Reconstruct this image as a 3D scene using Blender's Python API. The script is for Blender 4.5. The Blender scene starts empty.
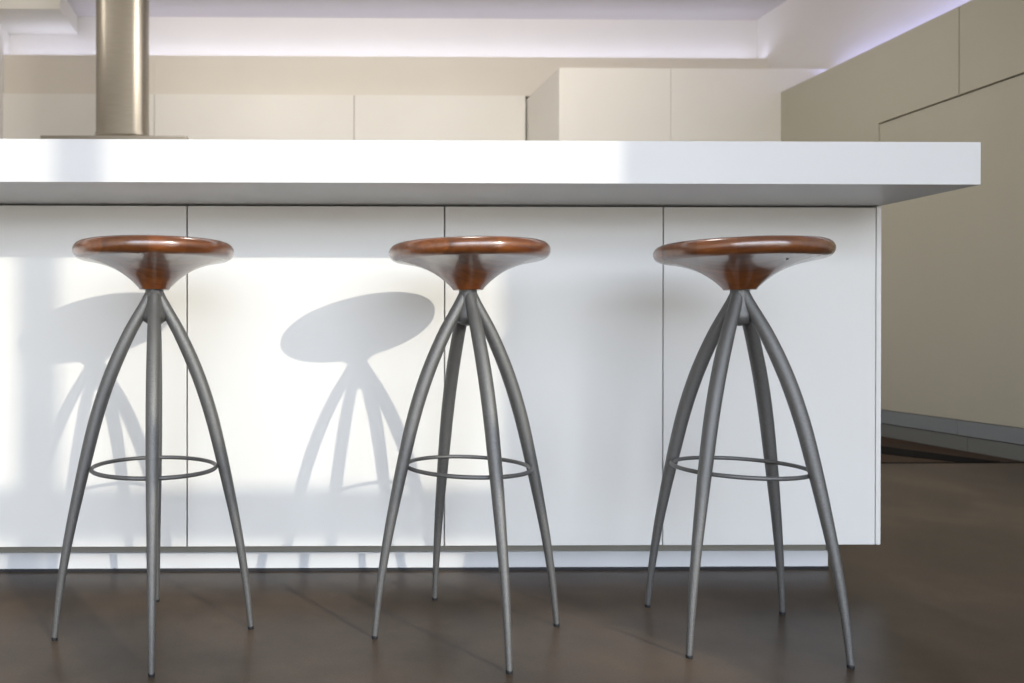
import bpy, bmesh, math, random
from mathutils import Vector, Matrix
random.seed(4)
S = bpy.context.scene
C = S.collection

# ---------------------------------------------------------------- materials
def new_mat(name):
    m = bpy.data.materials.new(name); m.use_nodes = True
    nt = m.node_tree
    return m, nt, nt.nodes['Principled BSDF']

def noise(nt, scale, detail=4, rough=.5, vec=None, stretch=None):
    n = nt.nodes.new('ShaderNodeTexNoise')
    n.inputs['Scale'].default_value = scale
    n.inputs['Detail'].default_value = detail
    n.inputs['Roughness'].default_value = rough
    tc = nt.nodes.new('ShaderNodeTexCoord')
    if stretch:
        mp = nt.nodes.new('ShaderNodeMapping'); mp.inputs['Scale'].default_value = stretch
        nt.links.new(tc.outputs['Object'], mp.inputs['Vector']); nt.links.new(mp.outputs[0], n.inputs['Vector'])
    else:
        nt.links.new(tc.outputs['Object'], n.inputs['Vector'])
    return n

def ramp(nt, fac, stops):
    r = nt.nodes.new('ShaderNodeValToRGB')
    e = r.color_ramp.elements
    e[0].position, e[0].color = stops[0][0], (*stops[0][1], 1)
    e[1].position, e[1].color = stops[-1][0], (*stops[-1][1], 1)
    for p, c in stops[1:-1]:
        q = e.new(p); q.color = (*c, 1)
    nt.links.new(fac, r.inputs[0])
    return r

def bump(nt, bs, height, strength, dist=.001):
    b = nt.nodes.new('ShaderNodeBump'); b.inputs['Strength'].default_value = strength
    b.inputs['Distance'].default_value = dist
    nt.links.new(height, b.inputs['Height']); nt.links.new(b.outputs[0], bs.inputs['Normal'])

def paint(name, col, rough=.5, var=.02, scale=3, coat=0, spec=.5):
    m, nt, b = new_mat(name)
    n = noise(nt, scale)
    lo = tuple(c * (1 - var) for c in col); hi = tuple(min(1, c * (1 + var)) for c in col)
    r = ramp(nt, n.outputs['Fac'], [(.3, lo), (.7, hi)])
    nt.links.new(r.outputs[0], b.inputs['Base Color'])
    b.inputs['Roughness'].default_value = rough
    b.inputs['Specular IOR Level'].default_value = spec
    b.inputs['Coat Weight'].default_value = coat
    b.inputs['Coat Roughness'].default_value = .12
    return m

M = {}
M['lacquer'] = paint('white_lacquer', (.705, .705, .685), .42, .008)
M['worktop'] = paint('white_worktop', (.63, .64, .65), .38, .008)
M['carcass'] = paint('grey_board', (.13, .125, .11), .6)
M['plinth'] = paint('plinth_grey', (.27, .255, .215), .5)
M['seal'] = paint('black_rubber', (.012, .013, .016), .5)
M['cream'] = paint('cream_cabinet', (.75, .73, .675), .45, .012)
M['fascia'] = paint('beige_fascia', (.68, .635, .56), .5, .012)
M['beige'] = paint('beige_cabinet', (.40, .38, .305), .36, .015)
M['wall'] = paint('wall_paint', (.72, .70, .68), .7, .01)
M['ceiling'] = paint('ceiling_paint', (.62, .59, .59), .8, .01)
M['pale_grey'] = paint('pale_grey_board', (.19, .205, .215), .4, .02)
M['plinth_low'] = paint('grey_green_board', (.135, .14, .13), .45, .02)
M['mullion'] = paint('window_frame_grey', (.2, .2, .2), .4)

def steel():                                    # textured grey stool metal
    m, nt, b = new_mat('grey_cast_metal')
    n = noise(nt, 900, 3, .7)
    r = ramp(nt, n.outputs['Fac'], [(.3, (.068, .070, .071)), (.7, (.205, .203, .195))])
    nt.links.new(r.outputs[0], b.inputs['Base Color'])
    b.inputs['Metallic'].default_value = .5
    b.inputs['Roughness'].default_value = .42
    bump(nt, b, n.outputs['Fac'], .6, .0008)
    return m
M['metal'] = steel()

def brushed():
    m, nt, b = new_mat('brushed_steel')
    n = noise(nt, 8, 6, .7, stretch=(1, 1, 60))
    r = ramp(nt, n.outputs['Fac'], [(.3, (.30, .272, .225)), (.7, (.40, .365, .305))])
    nt.links.new(r.outputs[0], b.inputs['Base Color'])
    b.inputs['Metallic'].default_value = 1
    b.inputs['Roughness'].default_value = .42
    bump(nt, b, n.outputs['Fac'], .08, .001)
    return m
M['steel'] = brushed()

def wood():
    m, nt, b = new_mat('varnished_cherry_wood')
    tc = nt.nodes.new('ShaderNodeTexCoord')
    mp = nt.nodes.new('ShaderNodeMapping'); mp.inputs['Scale'].default_value = (4, 40, 60)
    nt.links.new(tc.outputs['Object'], mp.inputs['Vector'])
    n = nt.nodes.new('ShaderNodeTexNoise'); n.inputs['Scale'].default_value = 1.6; n.inputs['Detail'].default_value = 6
    n.inputs['Distortion'].default_value = .6
    nt.links.new(mp.outputs[0], n.inputs['Vector'])
    r = ramp(nt, n.outputs['Fac'], [(.2, (.085, .021, .004)), (.5, (.165, .047, .008)), (.8, (.25, .078, .014))])
    # glued staves of slightly different tone, running along one axis
    sx = nt.nodes.new('ShaderNodeSeparateXYZ'); nt.links.new(tc.outputs['Object'], sx.inputs[0])
    mul = nt.nodes.new('ShaderNodeMath'); mul.operation = 'MULTIPLY'; mul.inputs[1].default_value = 15
    fl = nt.nodes.new('ShaderNodeMath'); fl.operation = 'FLOOR'
    nt.links.new(sx.outputs['X'], mul.inputs[0]); nt.links.new(mul.outputs[0], fl.inputs[0])
    wn = nt.nodes.new('ShaderNodeTexWhiteNoise'); wn.noise_dimensions = '1D'
    nt.links.new(fl.outputs[0], wn.inputs['W'])
    mr = nt.nodes.new('ShaderNodeMapRange'); mr.inputs['To Min'].default_value = .72; mr.inputs['To Max'].default_value = 1.25
    nt.links.new(wn.outputs['Value'], mr.inputs['Value'])
    vm = nt.nodes.new('ShaderNodeVectorMath'); vm.operation = 'SCALE'
    nt.links.new(r.outputs[0], vm.inputs[0]); nt.links.new(mr.outputs[0], vm.inputs['Scale'])
    nt.links.new(vm.outputs[0], b.inputs['Base Color'])
    b.inputs['Roughness'].default_value = .38
    b.inputs['Coat Weight'].default_value = 1
    b.inputs['Coat Roughness'].default_value = .16
    b.inputs['Coat IOR'].default_value = 1.8
    return m
M['wood'] = wood()

def floor_mat(name, lo, mid, hi, rough, stretch=(1, 1, 1)):
    m, nt, b = new_mat(name)
    n = noise(nt, 2.2, 8, .62, stretch=stretch)
    r = ramp(nt, n.outputs['Fac'], [(.3, lo), (.5, mid), (.72, hi)])
    n2 = noise(nt, 260, 2, .6)
    r2 = ramp(nt, n2.outputs['Fac'], [(.3, (.86, .86, .86)), (.7, (1.12, 1.12, 1.12))])
    mx = nt.nodes.new('ShaderNodeVectorMath'); mx.operation = 'MULTIPLY'
    nt.links.new(r.outputs[0], mx.inputs[0]); nt.links.new(r2.outputs[0], mx.inputs[1])
    nt.links.new(mx.outputs[0], b.inputs['Base Color'])
    b.inputs['Specular IOR Level'].default_value = .13
    rr = nt.nodes.new('ShaderNodeMapRange'); rr.inputs['To Min'].default_value = rough - .05; rr.inputs['To Max'].default_value = rough + .08
    nt.links.new(n.outputs['Fac'], rr.inputs['Value']); nt.links.new(rr.outputs[0], b.inputs['Roughness'])
    bump(nt, b, n2.outputs['Fac'], .12, .0005)
    return m
M['floor'] = floor_mat('dark_stone_floor', (.036, .027, .019), (.076, .056, .040), (.124, .088, .060), .30)
M['floor_far'] = floor_mat('dark_timber_floor', (.022, .011, .006), (.036, .018, .009), (.055, .028, .014), .45, (1, 6, 1))
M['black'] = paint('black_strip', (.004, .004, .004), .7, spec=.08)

# ---------------------------------------------------------------- mesh helpers
def link_mesh(name, bm, mat, parent=None, smooth=False, bevel=0):
    bmesh.ops.recalc_face_normals(bm, faces=bm.faces[:])
    me = bpy.data.meshes.new(name); bm.to_mesh(me); bm.free()
    me.materials.append(mat)
    o = bpy.data.objects.new(name, me); C.objects.link(o)
    if parent: o.parent = parent
    if smooth:
        for p in me.polygons: p.use_smooth = True
    if bevel:
        md = o.modifiers.new('edge', 'BEVEL'); md.width = bevel; md.segments = 2; md.limit_method = 'ANGLE'
        md.harden_normals = False
    return o

def add_box(bm, x0, x1, y0, y1, z0, z1):
    v = [bm.verts.new(c) for c in ((x0,y0,z0),(x1,y0,z0),(x1,y1,z0),(x0,y1,z0),(x0,y0,z1),(x1,y0,z1),(x1,y1,z1),(x0,y1,z1))]
    for f in ((0,1,2,3),(4,5,6,7),(0,1,5,4),(1,2,6,5),(2,3,7,6),(3,0,4,7)): bm.faces.new([v[i] for i in f])

def box(name, r, mat, parent=None, bevel=.0015):
    """r is in world coordinates; when parented, relative to the parent's location"""
    bm = bmesh.new()
    off = parent.location if parent else Vector((0, 0, 0))
    x0, x1, y0, y1, z0, z1 = r
    add_box(bm, x0-off.x, x1-off.x, y0-off.y, y1-off.y, z0-off.z, z1-off.z)
    return link_mesh(name, bm, M[mat], parent, bevel=bevel)

def empty(name, loc, label, cat, group=None):
    o = bpy.data.objects.new(name, None); C.objects.link(o)
    o.location = loc; o.empty_display_size = .1
    o['label'] = label; o['category'] = cat
    if group: o['group'] = group
    return o

def structure(o): o['kind'] = 'structure'; return o

def tube(bm, pts, radii, n=16, cap=True):
    rings = []
    for i, p in enumerate(pts):
        a = pts[max(0, i-1)]; b = pts[min(len(pts)-1, i+1)]
        t = (b - a).normalized()
        u = t.orthogonal().normalized() if i == 0 else (u - t * u.dot(t)).normalized()
        w = t.cross(u)
        rings.append([bm.verts.new(p + radii[i] * (math.cos(k*2*math.pi/n) * u + math.sin(k*2*math.pi/n) * w)) for k in range(n)])
    for r0, r1 in zip(rings, rings[1:]):
        for k in range(n): bm.faces.new((r0[k], r0[(k+1) % n], r1[(k+1) % n], r1[k]))
    if cap: bm.faces.new(rings[0]); bm.faces.new(rings[-1])

def lathe(bm, prof, n=96):
    rings = []
    for r, z in prof:
        if r < 1e-6: rings.append([bm.verts.new((0, 0, z))])
        else: rings.append([bm.verts.new((r*math.cos(k*2*math.pi/n), r*math.sin(k*2*math.pi/n), z)) for k in range(n)])
    for a, b in zip(rings, rings[1:]):
        for k in range(n):
            k2 = (k+1) % n
            if len(a) == 1: bm.faces.new((a[0], b[k2], b[k]))
            elif len(b) == 1: bm.faces.new((a[k], a[k2], b[0]))
            else: bm.faces.new((a[k], a[k2], b[k2], b[k]))

def interp(xs, ys, x):                       # Catmull-Rom through the samples
    for i in range(len(xs)-1):
        if xs[i] <= x <= xs[i+1]: break
    t = (x-xs[i])/(xs[i+1]-xs[i]); h = xs[i+1]-xs[i]
    def sl(j):
        a, b = max(0, j-1), min(len(xs)-1, j+1)
        return (ys[b]-ys[a])/(xs[b]-xs[a])
    m0, m1 = sl(i)*h, sl(i+1)*h
    return (2*t**3-3*t*t+1)*ys[i]+(t**3-2*t*t+t)*m0+(-2*t**3+3*t*t)*ys[i+1]+(t**3-t*t)*m1

# ---------------------------------------------------------------- room shell
XL, XR, YF, YB, ZC = -2.22, 3.80, -2.0, 6.31, 3.128
FX0, FY0 = XL-.12, YF-.12
structure(box('floor', (FX0, XR+.12, FY0, 3.572, -.1, 0), 'floor', bevel=0))
structure(box('floor', (FX0, XR+.12, 3.5725, YB+.12, -.1, 0), 'floor_far', bevel=0)).name = 'floor_far_side'
structure(box('ceiling', (FX0, XR+.12, FY0, YB+.12, ZC, ZC+.1), 'ceiling', bevel=0))
structure(box('wall_back', (FX0, XR+.12, YB, YB+.12, 0, ZC), 'wall', bevel=0))
structure(box('wall_left', (XL-.12, XL, YF, YB, 0, ZC), 'wall', bevel=0))
structure(box('wall_right', (XR, XR+.12, YF, YB, 0, ZC), 'wall', bevel=0))
# rear wall with the tall glazing the sun comes through
WX0, WX1, WZ1 = -2.05, 2.99, 2.95
bm = bmesh.new()
add_box(bm, FX0, WX0, YF-.12, YF, 0, ZC); add_box(bm, WX1, XR+.12, YF-.12, YF, 0, ZC)
add_box(bm, WX0, WX1, YF-.12, YF, WZ1, ZC)
structure(link_mesh('wall_rear', bm, M['wall']))
bm = bmesh.new()
mull = [1.822 - k*1.19 for k in range(4)]
for x in mull: add_box(bm, x-.034, x+.034, YF-.06, YF-.001, .05, WZ1)
edges = [WX0] + [m for m in sorted(mull)] + [WX1]
add_box(bm, WX0, WX1, YF-.06, YF-.001, .0, .05)
for a, b in zip(edges, edges[1:]):
    add_box(bm, a+(.0341 if a > WX0 else 0), b-(.0341 if b < WX1 else 0), YF-.06, YF-.001, 1.968, 2.072)
structure(link_mesh('window_1', bm, M['mullion']))

# shade and reflection on the far floor, put in as a flat black shape
bm = bmesh.new()
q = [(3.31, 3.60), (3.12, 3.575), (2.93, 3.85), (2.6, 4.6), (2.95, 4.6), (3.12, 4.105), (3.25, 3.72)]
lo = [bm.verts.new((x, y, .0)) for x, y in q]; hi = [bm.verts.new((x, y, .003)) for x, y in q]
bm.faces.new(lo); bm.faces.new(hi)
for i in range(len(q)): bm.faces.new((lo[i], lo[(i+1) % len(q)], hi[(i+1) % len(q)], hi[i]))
structure(link_mesh('floor_shade_1', bm, M['black']))
structure(box('trim_2', (-2.2, 3.42, 3.562, 3.580, 0, .002), 'black', bevel=0))

# ceiling bulkhead on the left and beige fascia box above the wall cabinets
structure(box('trim_3', (XL, -1.68, 5.81, YB, 2.982, ZC), 'cream', bevel=.002))
structure(box('trim_4', (XL, -1.0435, 6.17, YB, 2.463, 2.770), 'fascia', bevel=.001))
structure(box('trim_5', (-1.043, XR, 6.17, YB, 2.463, 2.770), 'fascia', bevel=.001))

# ---------------------------------------------------------------- wall cabinets
def wall_cabinet(x0, x1, label):
    t = empty('wall_cabinet', ((x0+x1)/2, 6.23, 1.55), label, 'cabinet', 'wall cabinets along the back wall')
    box('body', (x0+.002, x1-.002, 6.152, YB-.002, 1.55, 2.455), 'cream', t)
    box('door', (x0+.002, x1-.002, 6.13, 6.150, 1.55, 2.455), 'cream', t)
wall_cabinet(XL, -1.04, 'cream handleless wall cabinet to the left behind the steel cooker hood')
wall_cabinet(-1.04, .519, 'long cream handleless wall cabinet to the right of the steel cooker hood')
wall_cabinet(.519, 1.866, 'cream handleless wall cabinet touching the taller projecting cabinet block')
# base run under them
t = empty('base_cabinet', (-.2, 6.0, 0), 'long white base cabinet run against the back wall, behind the island', 'cabinet')
box('body', (XL+.002, 1.86, 5.722, YB-.002, .1, .88), 'cream', t)
box('plinth', (XL+.002, 1.86, 5.78, YB-.002, 0, .1), 'plinth', t)
for k in range(6):
    w = (1.86-XL)/6
    box('door', (XL+k*w+.002, XL+(k+1)*w-.002, 5.70, 5.720, .102, .878), 'cream', t)
o = box('back_worktop', (XL+.002, 1.86, 5.68, YB-.002, .88, .92), 'worktop')
o['label'] = 'white worktop on the base cabinets along the back wall'; o['category'] = 'worktop'

# projecting block with two doors
t = empty('tall_unit', (2.84, 5.85, 0), 'tall cream two-door cabinet block projecting from the back wall into the right corner', 'cabinet')
box('body', (1.878, XR-.002, 5.427, 6.168, .1, 2.43), 'cream', t, .001)
box('plinth', (1.90, XR-.002, 5.48, 6.168, 0, .1), 'plinth', t)
box('door', (1.878, 2.6545, 5.4045, 5.4265, .102, 2.43), 'cream', t, .001)
box('door', (2.6575, XR-.002, 5.4045, 5.4265, .102, 2.43), 'cream', t, .001)

# ---------------------------------------------------------------- tall beige cabinets on the right wall
XF = 3.424
t = empty('tall_cabinet', (XF+.19, 3.4, 0), 'full-height beige handleless cabinet wall on the right with a pale two-tier plinth', 'cabinet')
box('body', (XF+.0225, XR-.002, 1.6, 5.400, .155, 2.266), 'beige', t)
bm = bmesh.new()                               # L shaped fixed panel
prof = [(5.402, .156), (5.402, 2.266), (3.9625, 2.266), (3.9625, 1.813), (4.503, 1.813), (4.503, .156)]
A = [bm.verts.new((XF-t.location.x, y-t.location.y, z)) for y, z in prof]
B = [bm.verts.new((XF+.022-t.location.x, y-t.location.y, z)) for y, z in prof]
bm.faces.new(A); bm.faces.new(B)
for i in range(6): bm.faces.new((A[i], A[(i+1) % 6], B[(i+1) % 6], B[i]))
link_mesh('fixed_panel', bm, M['beige'], t, bevel=.001)
box('upper_door', (XF, XF+.022, 2.6, 3.9575, 1.813, 2.266), 'beige', t, .001)
box('upper_door', (XF, XF+.022, 1.6, 2.5955, 1.813, 2.266), 'beige', t, .001)
box('door', (XF+.002, XF+.022, 2.9, 4.498, .156, 1.803), 'beige', t, .001)
box('door', (XF+.002, XF+.022, 1.6, 2.896, .156, 1.803), 'beige', t, .001)
for y0, y1 in ((1.6, 3.967), (3.970, 5.40)):
    box('plinth', (XF+.004, XF+.05, y0, y1, .0775, .153), 'pale_grey', t, .001)
for y0, y1 in ((1.6, 3.912), (3.915, 5.40)):
    box('plinth', (XF+.009, XF+.05, y0, y1, 0, .074), 'plinth_low', t, .001)

# ---------------------------------------------------------------- cooker hood
t = empty('cooker_hood', (-1.053, 5.0, 1.70), 'brushed steel cooker hood with a tall chimney duct above the left of the island', 'cooker hood')
L = t.location
def rounded(cx, cy, hx, hy, r, z, seg=6):
    out = []
    for sx, sy, a0 in ((1,1,0),(-1,1,90),(-1,-1,180),(1,-1,270)):
        for k in range(seg+1):
            a = math.radians(a0 + 90*k/seg)
            out.append((cx+sx*(hx-r)+r*math.cos(a)-L.x, cy+sy*(hy-r)+r*math.sin(a)-L.y, z-L.z))
    return out
def loft(name, secs, mat, bevel=0, smooth=True):
    bm = bmesh.new(); rings = [[bm.verts.new(p) for p in s] for s in secs]; n = len(rings[0])
    for a, b in zip(rings, rings[1:]):
        for k in range(n): bm.faces.new((a[k], a[(k+1) % n], b[(k+1) % n], b[k]))
    bm.faces.new(rings[0]); bm.faces.new(rings[-1])
    o = link_mesh(name, bm, M[mat], t, smooth=smooth)
    md = o.modifiers.new('split', 'EDGE_SPLIT'); md.split_angle = math.radians(40)
    return o
loft('duct', [rounded(-1.069, 5.10, .165, .11, .085, z) for z in (1.878, ZC)], 'steel')
loft('flare', [rounded(-1.058, 5.08, .212, .20, .03, 1.786), rounded(-1.069, 5.10, .171, .115, .085, 1.858), rounded(-1.069, 5.10, .171, .115, .085, 1.878)], 'steel')
loft('canopy', [rounded(-1.052, 5.05, .443, .30, .01, z) for z in (1.735, 1.786)], 'steel')

# ---------------------------------------------------------------- island
YP, YS = 1.8845, 1.612
PB, HB, HT = .0879, .9105, .9992
t = empty('kitchen_island', (.2, 2.4, 0), 'white handleless kitchen island with wide flat front panels behind the three stools', 'kitchen island')
box('body', (-1.95, 1.425, YP+.022, 2.92, PB+.002, HB-.006), 'carcass', t)
seams = [-1.95, -.8615, -.2414, .3785, .9084, 1.428]
for a, b in zip(seams, seams[1:]):
    box('front_panel', (a+.0016, b-.0016, YP, YP+.02, PB, HB-.0045), 'lacquer', t, .0008)
box('end_panel', (1.4285, 1.440, YP-.001, 2.93, PB, HB-.001), 'lacquer', t, .001)
box('plinth', (-1.95, 1.38, 1.990, 2.85, 0, PB+.001), 'plinth', t)
o = box('plinth_strip', (-1.95, 1.3795, 1.9815, 1.9895, .006, .046), 'worktop', t, .0008)
o['label'] = 'pale strip along the foot of the island plinth'
box('floor_seal', (-1.95, 1.3795, 1.977, 1.9885, 0, .0058), 'seal', t, 0)
o = box('island_worktop', (-1.95, 1.4405, YS, 2.95, HB, HT), 'worktop', None, .0012)
o['label'] = 'thick white overhanging worktop slab on top of the kitchen island'; o['category'] = 'worktop'

# ---------------------------------------------------------------- bar stools
LH = [0, .09, .18, .27, .36, .44, .52, .60, .66, .690]
LR = [.1935, .1835, .1695, .1515, .1315, .1115, .0850, .0500, .0170, .0025]
RH = [0, .178, .36, .50, .60, .690]
RR = [.0056, .0090, .0127, .0137, .0130, .0110]

def make_stool(label, loc, ang):
    t = empty('bar_stool', loc, label, 'bar stool', 'bar stools along the kitchen island')
    # seat, lathed
    prof = [(0, .7755), (.04, .7758), (.08, .7768), (.115, .7785), (.130, .7796), (.142, .780)]
    for k in range(1, 12):
        a = math.pi/2 - k*math.pi/12
        prof.append((.142 + .0165*math.cos(a), .7635 + .0165*math.sin(a)))
    prof += [(.1450, .7468), (.142, .7462), (.128, .7437), (.110, .7398), (.095, .7352), (.080, .7290), (.068, .7226), (.058, .7158), (.050, .7095), (.043, .7035), (.037, .6975),
             (.0325, .6930), (.0300, .6893), (.0290, .6880), (.0, .6880)]
    bm = bmesh.new(); lathe(bm, prof)
    seat = link_mesh('seat', bm, M['wood'], t, smooth=True)
    seat.rotation_euler.z = ang + .4
    md = seat.modifiers.new('split', 'EDGE_SPLIT'); md.split_angle = math.radians(45)
    bm = bmesh.new(); lathe(bm, [(0, .616), (.012, .618), (.0215, .625), (.0245, .638), (.0212, .650), (.0187, .662), (.0178, .670), (.0178, .6875), (0, .6875)], 32)
    col = link_mesh('collar', bm, M['metal'], t, smooth=True)
    md = col.modifiers.new('split', 'EDGE_SPLIT'); md.split_angle = math.radians(45)
    for k in range(4):
        a = ang + k*math.pi/2
        d = Vector((math.cos(a), math.sin(a), 0))
        hs = [.0045 + (.683-.0045)*i/36 for i in range(37)]
        pts = [d*interp(LH, LR, h) + Vector((0, 0, h)) for h in hs]
        bm = bmesh.new(); tube(bm, pts, [interp(RH, RR, h) for h in hs], 18)
        lg = link_mesh('leg', bm, M['metal'], t, smooth=True)
        md = lg.modifiers.new('split', 'EDGE_SPLIT'); md.split_angle = math.radians(50)
        bm = bmesh.new(); c = d*.1927
        tube(bm, [c, c+Vector((0, 0, .004)), c-d*.0005+Vector((0, 0, .006))], [.0058, .0062, .0062], 16)
        link_mesh('foot_cap', bm, M['seal'], lg)
    bm = bmesh.new()
    R0, r0, n, m = .1222, .0042, 96, 12
    g = [[bm.verts.new(((R0+r0*math.cos(v*2*math.pi/m))*math.cos(u*2*math.pi/n), (R0+r0*math.cos(v*2*math.pi/m))*math.sin(u*2*math.pi/n), .3339+r0*math.sin(v*2*math.pi/m))) for v in range(m)] for u in range(n)]
    for u in range(n):
        for v in range(m): bm.faces.new((g[u][v], g[(u+1) % n][v], g[(u+1) % n][(v+1) % m], g[u][(v+1) % m]))
    link_mesh('foot_ring', bm, M['metal'], t, smooth=True)
    return t, seat

make_stool('leftmost wooden-seated bar stool, one leg pointing straight at the viewer', (-.2655, 1.5669, 0), 3.2816)
make_stool('middle bar stool with round brown wooden seat and sunlit grey metal legs', (.3624, 1.571, 0), 3.2991)
st3, seat3 = make_stool('rightmost bar stool, in shade, its dark grey metal legs without direct sun', (.9025, 1.5533, 0), 2.1842)
# small dark screw hole under the rightmost seat
bm = bmesh.new()
hx, hy, hz = .026, -.108, .7400
tube(bm, [Vector((hx, hy, hz-.0012)), Vector((hx, hy, hz+.004))], [.0024, .0024], 12)
hole = link_mesh('screw_hole', bm, M['seal'], seat3)
hole.rotation_euler.z = -seat3.rotation_euler.z

# ---------------------------------------------------------------- lights
def lamp(name, kind, loc, energy, col, **kw):
    l = bpy.data.lights.new(name, kind); l.energy = energy; l.color = col
    o = bpy.data.objects.new(name, l); C.objects.link(o); o.location = loc
    for k, v in kw.items(): setattr(l, k, v)
    return o
def aim(o, d): o.rotation_euler = Vector(d).to_track_quat('-Z', 'Y').to_euler()

sun = lamp('sun', 'SUN', (4, -6, 5), 2.15, (1, .93, .78), angle=math.radians(.6))
aim(sun, (-.618, 1, -.474))
# daylight portal in the glazing
p = lamp('window_daylight_portal', 'AREA', ((WX0+WX1)/2, YF-.07, WZ1/2), 1, (1, 1, 1), shape='RECTANGLE', size=WX1-WX0, size_y=WZ1)
p.data.cycles.is_portal = True; aim(p, (0, 1, 0))
# added fill lights under the ceiling, without fixtures, brightening the kitchen
for i, (x, y, e) in enumerate([(-1.75, 4.3, 3.5), (-.2, 3.7, 28), (1.6, 3.5, 27), (.6, 2.2, 10)]):
    o = lamp('fill_light', 'AREA', (x, y, ZC-.14), e, (1, .95, .89), shape='DISK', size=.4)
    aim(o, (0, .75, -.65) if y > 3 else (0, 0, -1))
# LED strips in the coves
def strip(x, y, z, lx, ly, d, e, col):
    # long side along world X (lx) or Y (ly); shines along d
    l = bpy.data.lights.new('led_strip', 'AREA'); l.energy = e; l.color = col; l.shape = 'RECTANGLE'
    o = bpy.data.objects.new('led_strip', l); C.objects.link(o)
    zax = -Vector(d).normalized(); xax = Vector((1, 0, 0)) if lx else Vector((0, 1, 0)); yax = zax.cross(xax)
    l.size = lx or ly; l.size_y = .02
    m = Matrix((xax, yax, zax)).transposed().to_4x4(); m.translation = Vector((x, y, z)); o.matrix_world = m
strip((XL+XR)/2, 6.195, 2.775, XR-XL-.06, 0, (0, .2, 1), 5, (.72, .76, 1))
strip(3.70, 3.5, 2.33, 0, 3.75, (.8, 0, 1), 4.5, (.40, .43, 1))

W = bpy.data.worlds.new('World'); S.world = W; W.use_nodes = True
nt = W.node_tree; bg = nt.nodes['Background']
tc = nt.nodes.new('ShaderNodeTexCoord'); sx = nt.nodes.new('ShaderNodeSeparateXYZ')
nt.links.new(tc.outputs['Generated'], sx.inputs[0])
r = ramp(nt, sx.outputs['Z'], [(0, (.34, .32, .285)), (.06, (.20, .20, .20)), (.14, (.75, .81, .91)), (.9, (.62, .74, .93))])
nt.links.new(r.outputs[0], bg.inputs['Color']); bg.inputs['Strength'].default_value = 7.5

# ---------------------------------------------------------------- camera
cd = bpy.data.cameras.new('camera'); cam = bpy.data.objects.new('camera', cd); C.objects.link(cam)
F, PX, PY = 783.72, 297.32, 334.05
pi, ya, ro = -.0034, -.0124, -.0005
Rm = Matrix.Rotation(ya, 3, 'Z') @ Matrix.Rotation(pi, 3, 'X') @ Matrix.Rotation(ro, 3, 'Y')
r, f, u = Rm.col[0], Rm.col[1], Rm.col[2]
m4 = Matrix(((r.x, u.x, -f.x, 0), (r.y, u.y, -f.y, 0), (r.z, u.z, -f.z, .605), (0, 0, 0, 1)))
cam.matrix_world = m4
cd.sensor_width = 36; cd.sensor_fit = 'HORIZONTAL'; cd.lens = F/1024*36
cd.shift_x = (512-PX)/1024; cd.shift_y = (PY-341.5)/1024
cd.clip_start = .02; cd.clip_end = 100
cd.dof.use_dof = True; cd.dof.focus_distance = 1.6; cd.dof.aperture_fstop = 4.5
S.camera = cam

S.view_settings.view_transform = 'Standard'; S.view_settings.look = 'None'
S.view_settings.exposure = 0; S.view_settings.gamma = 1; S.view_settings.use_curve_mapping = False
S.cycles.use_denoising = True
S.cycles.max_bounces = 10; S.cycles.diffuse_bounces = 6
S.cycles.sample_clamp_indirect = 6
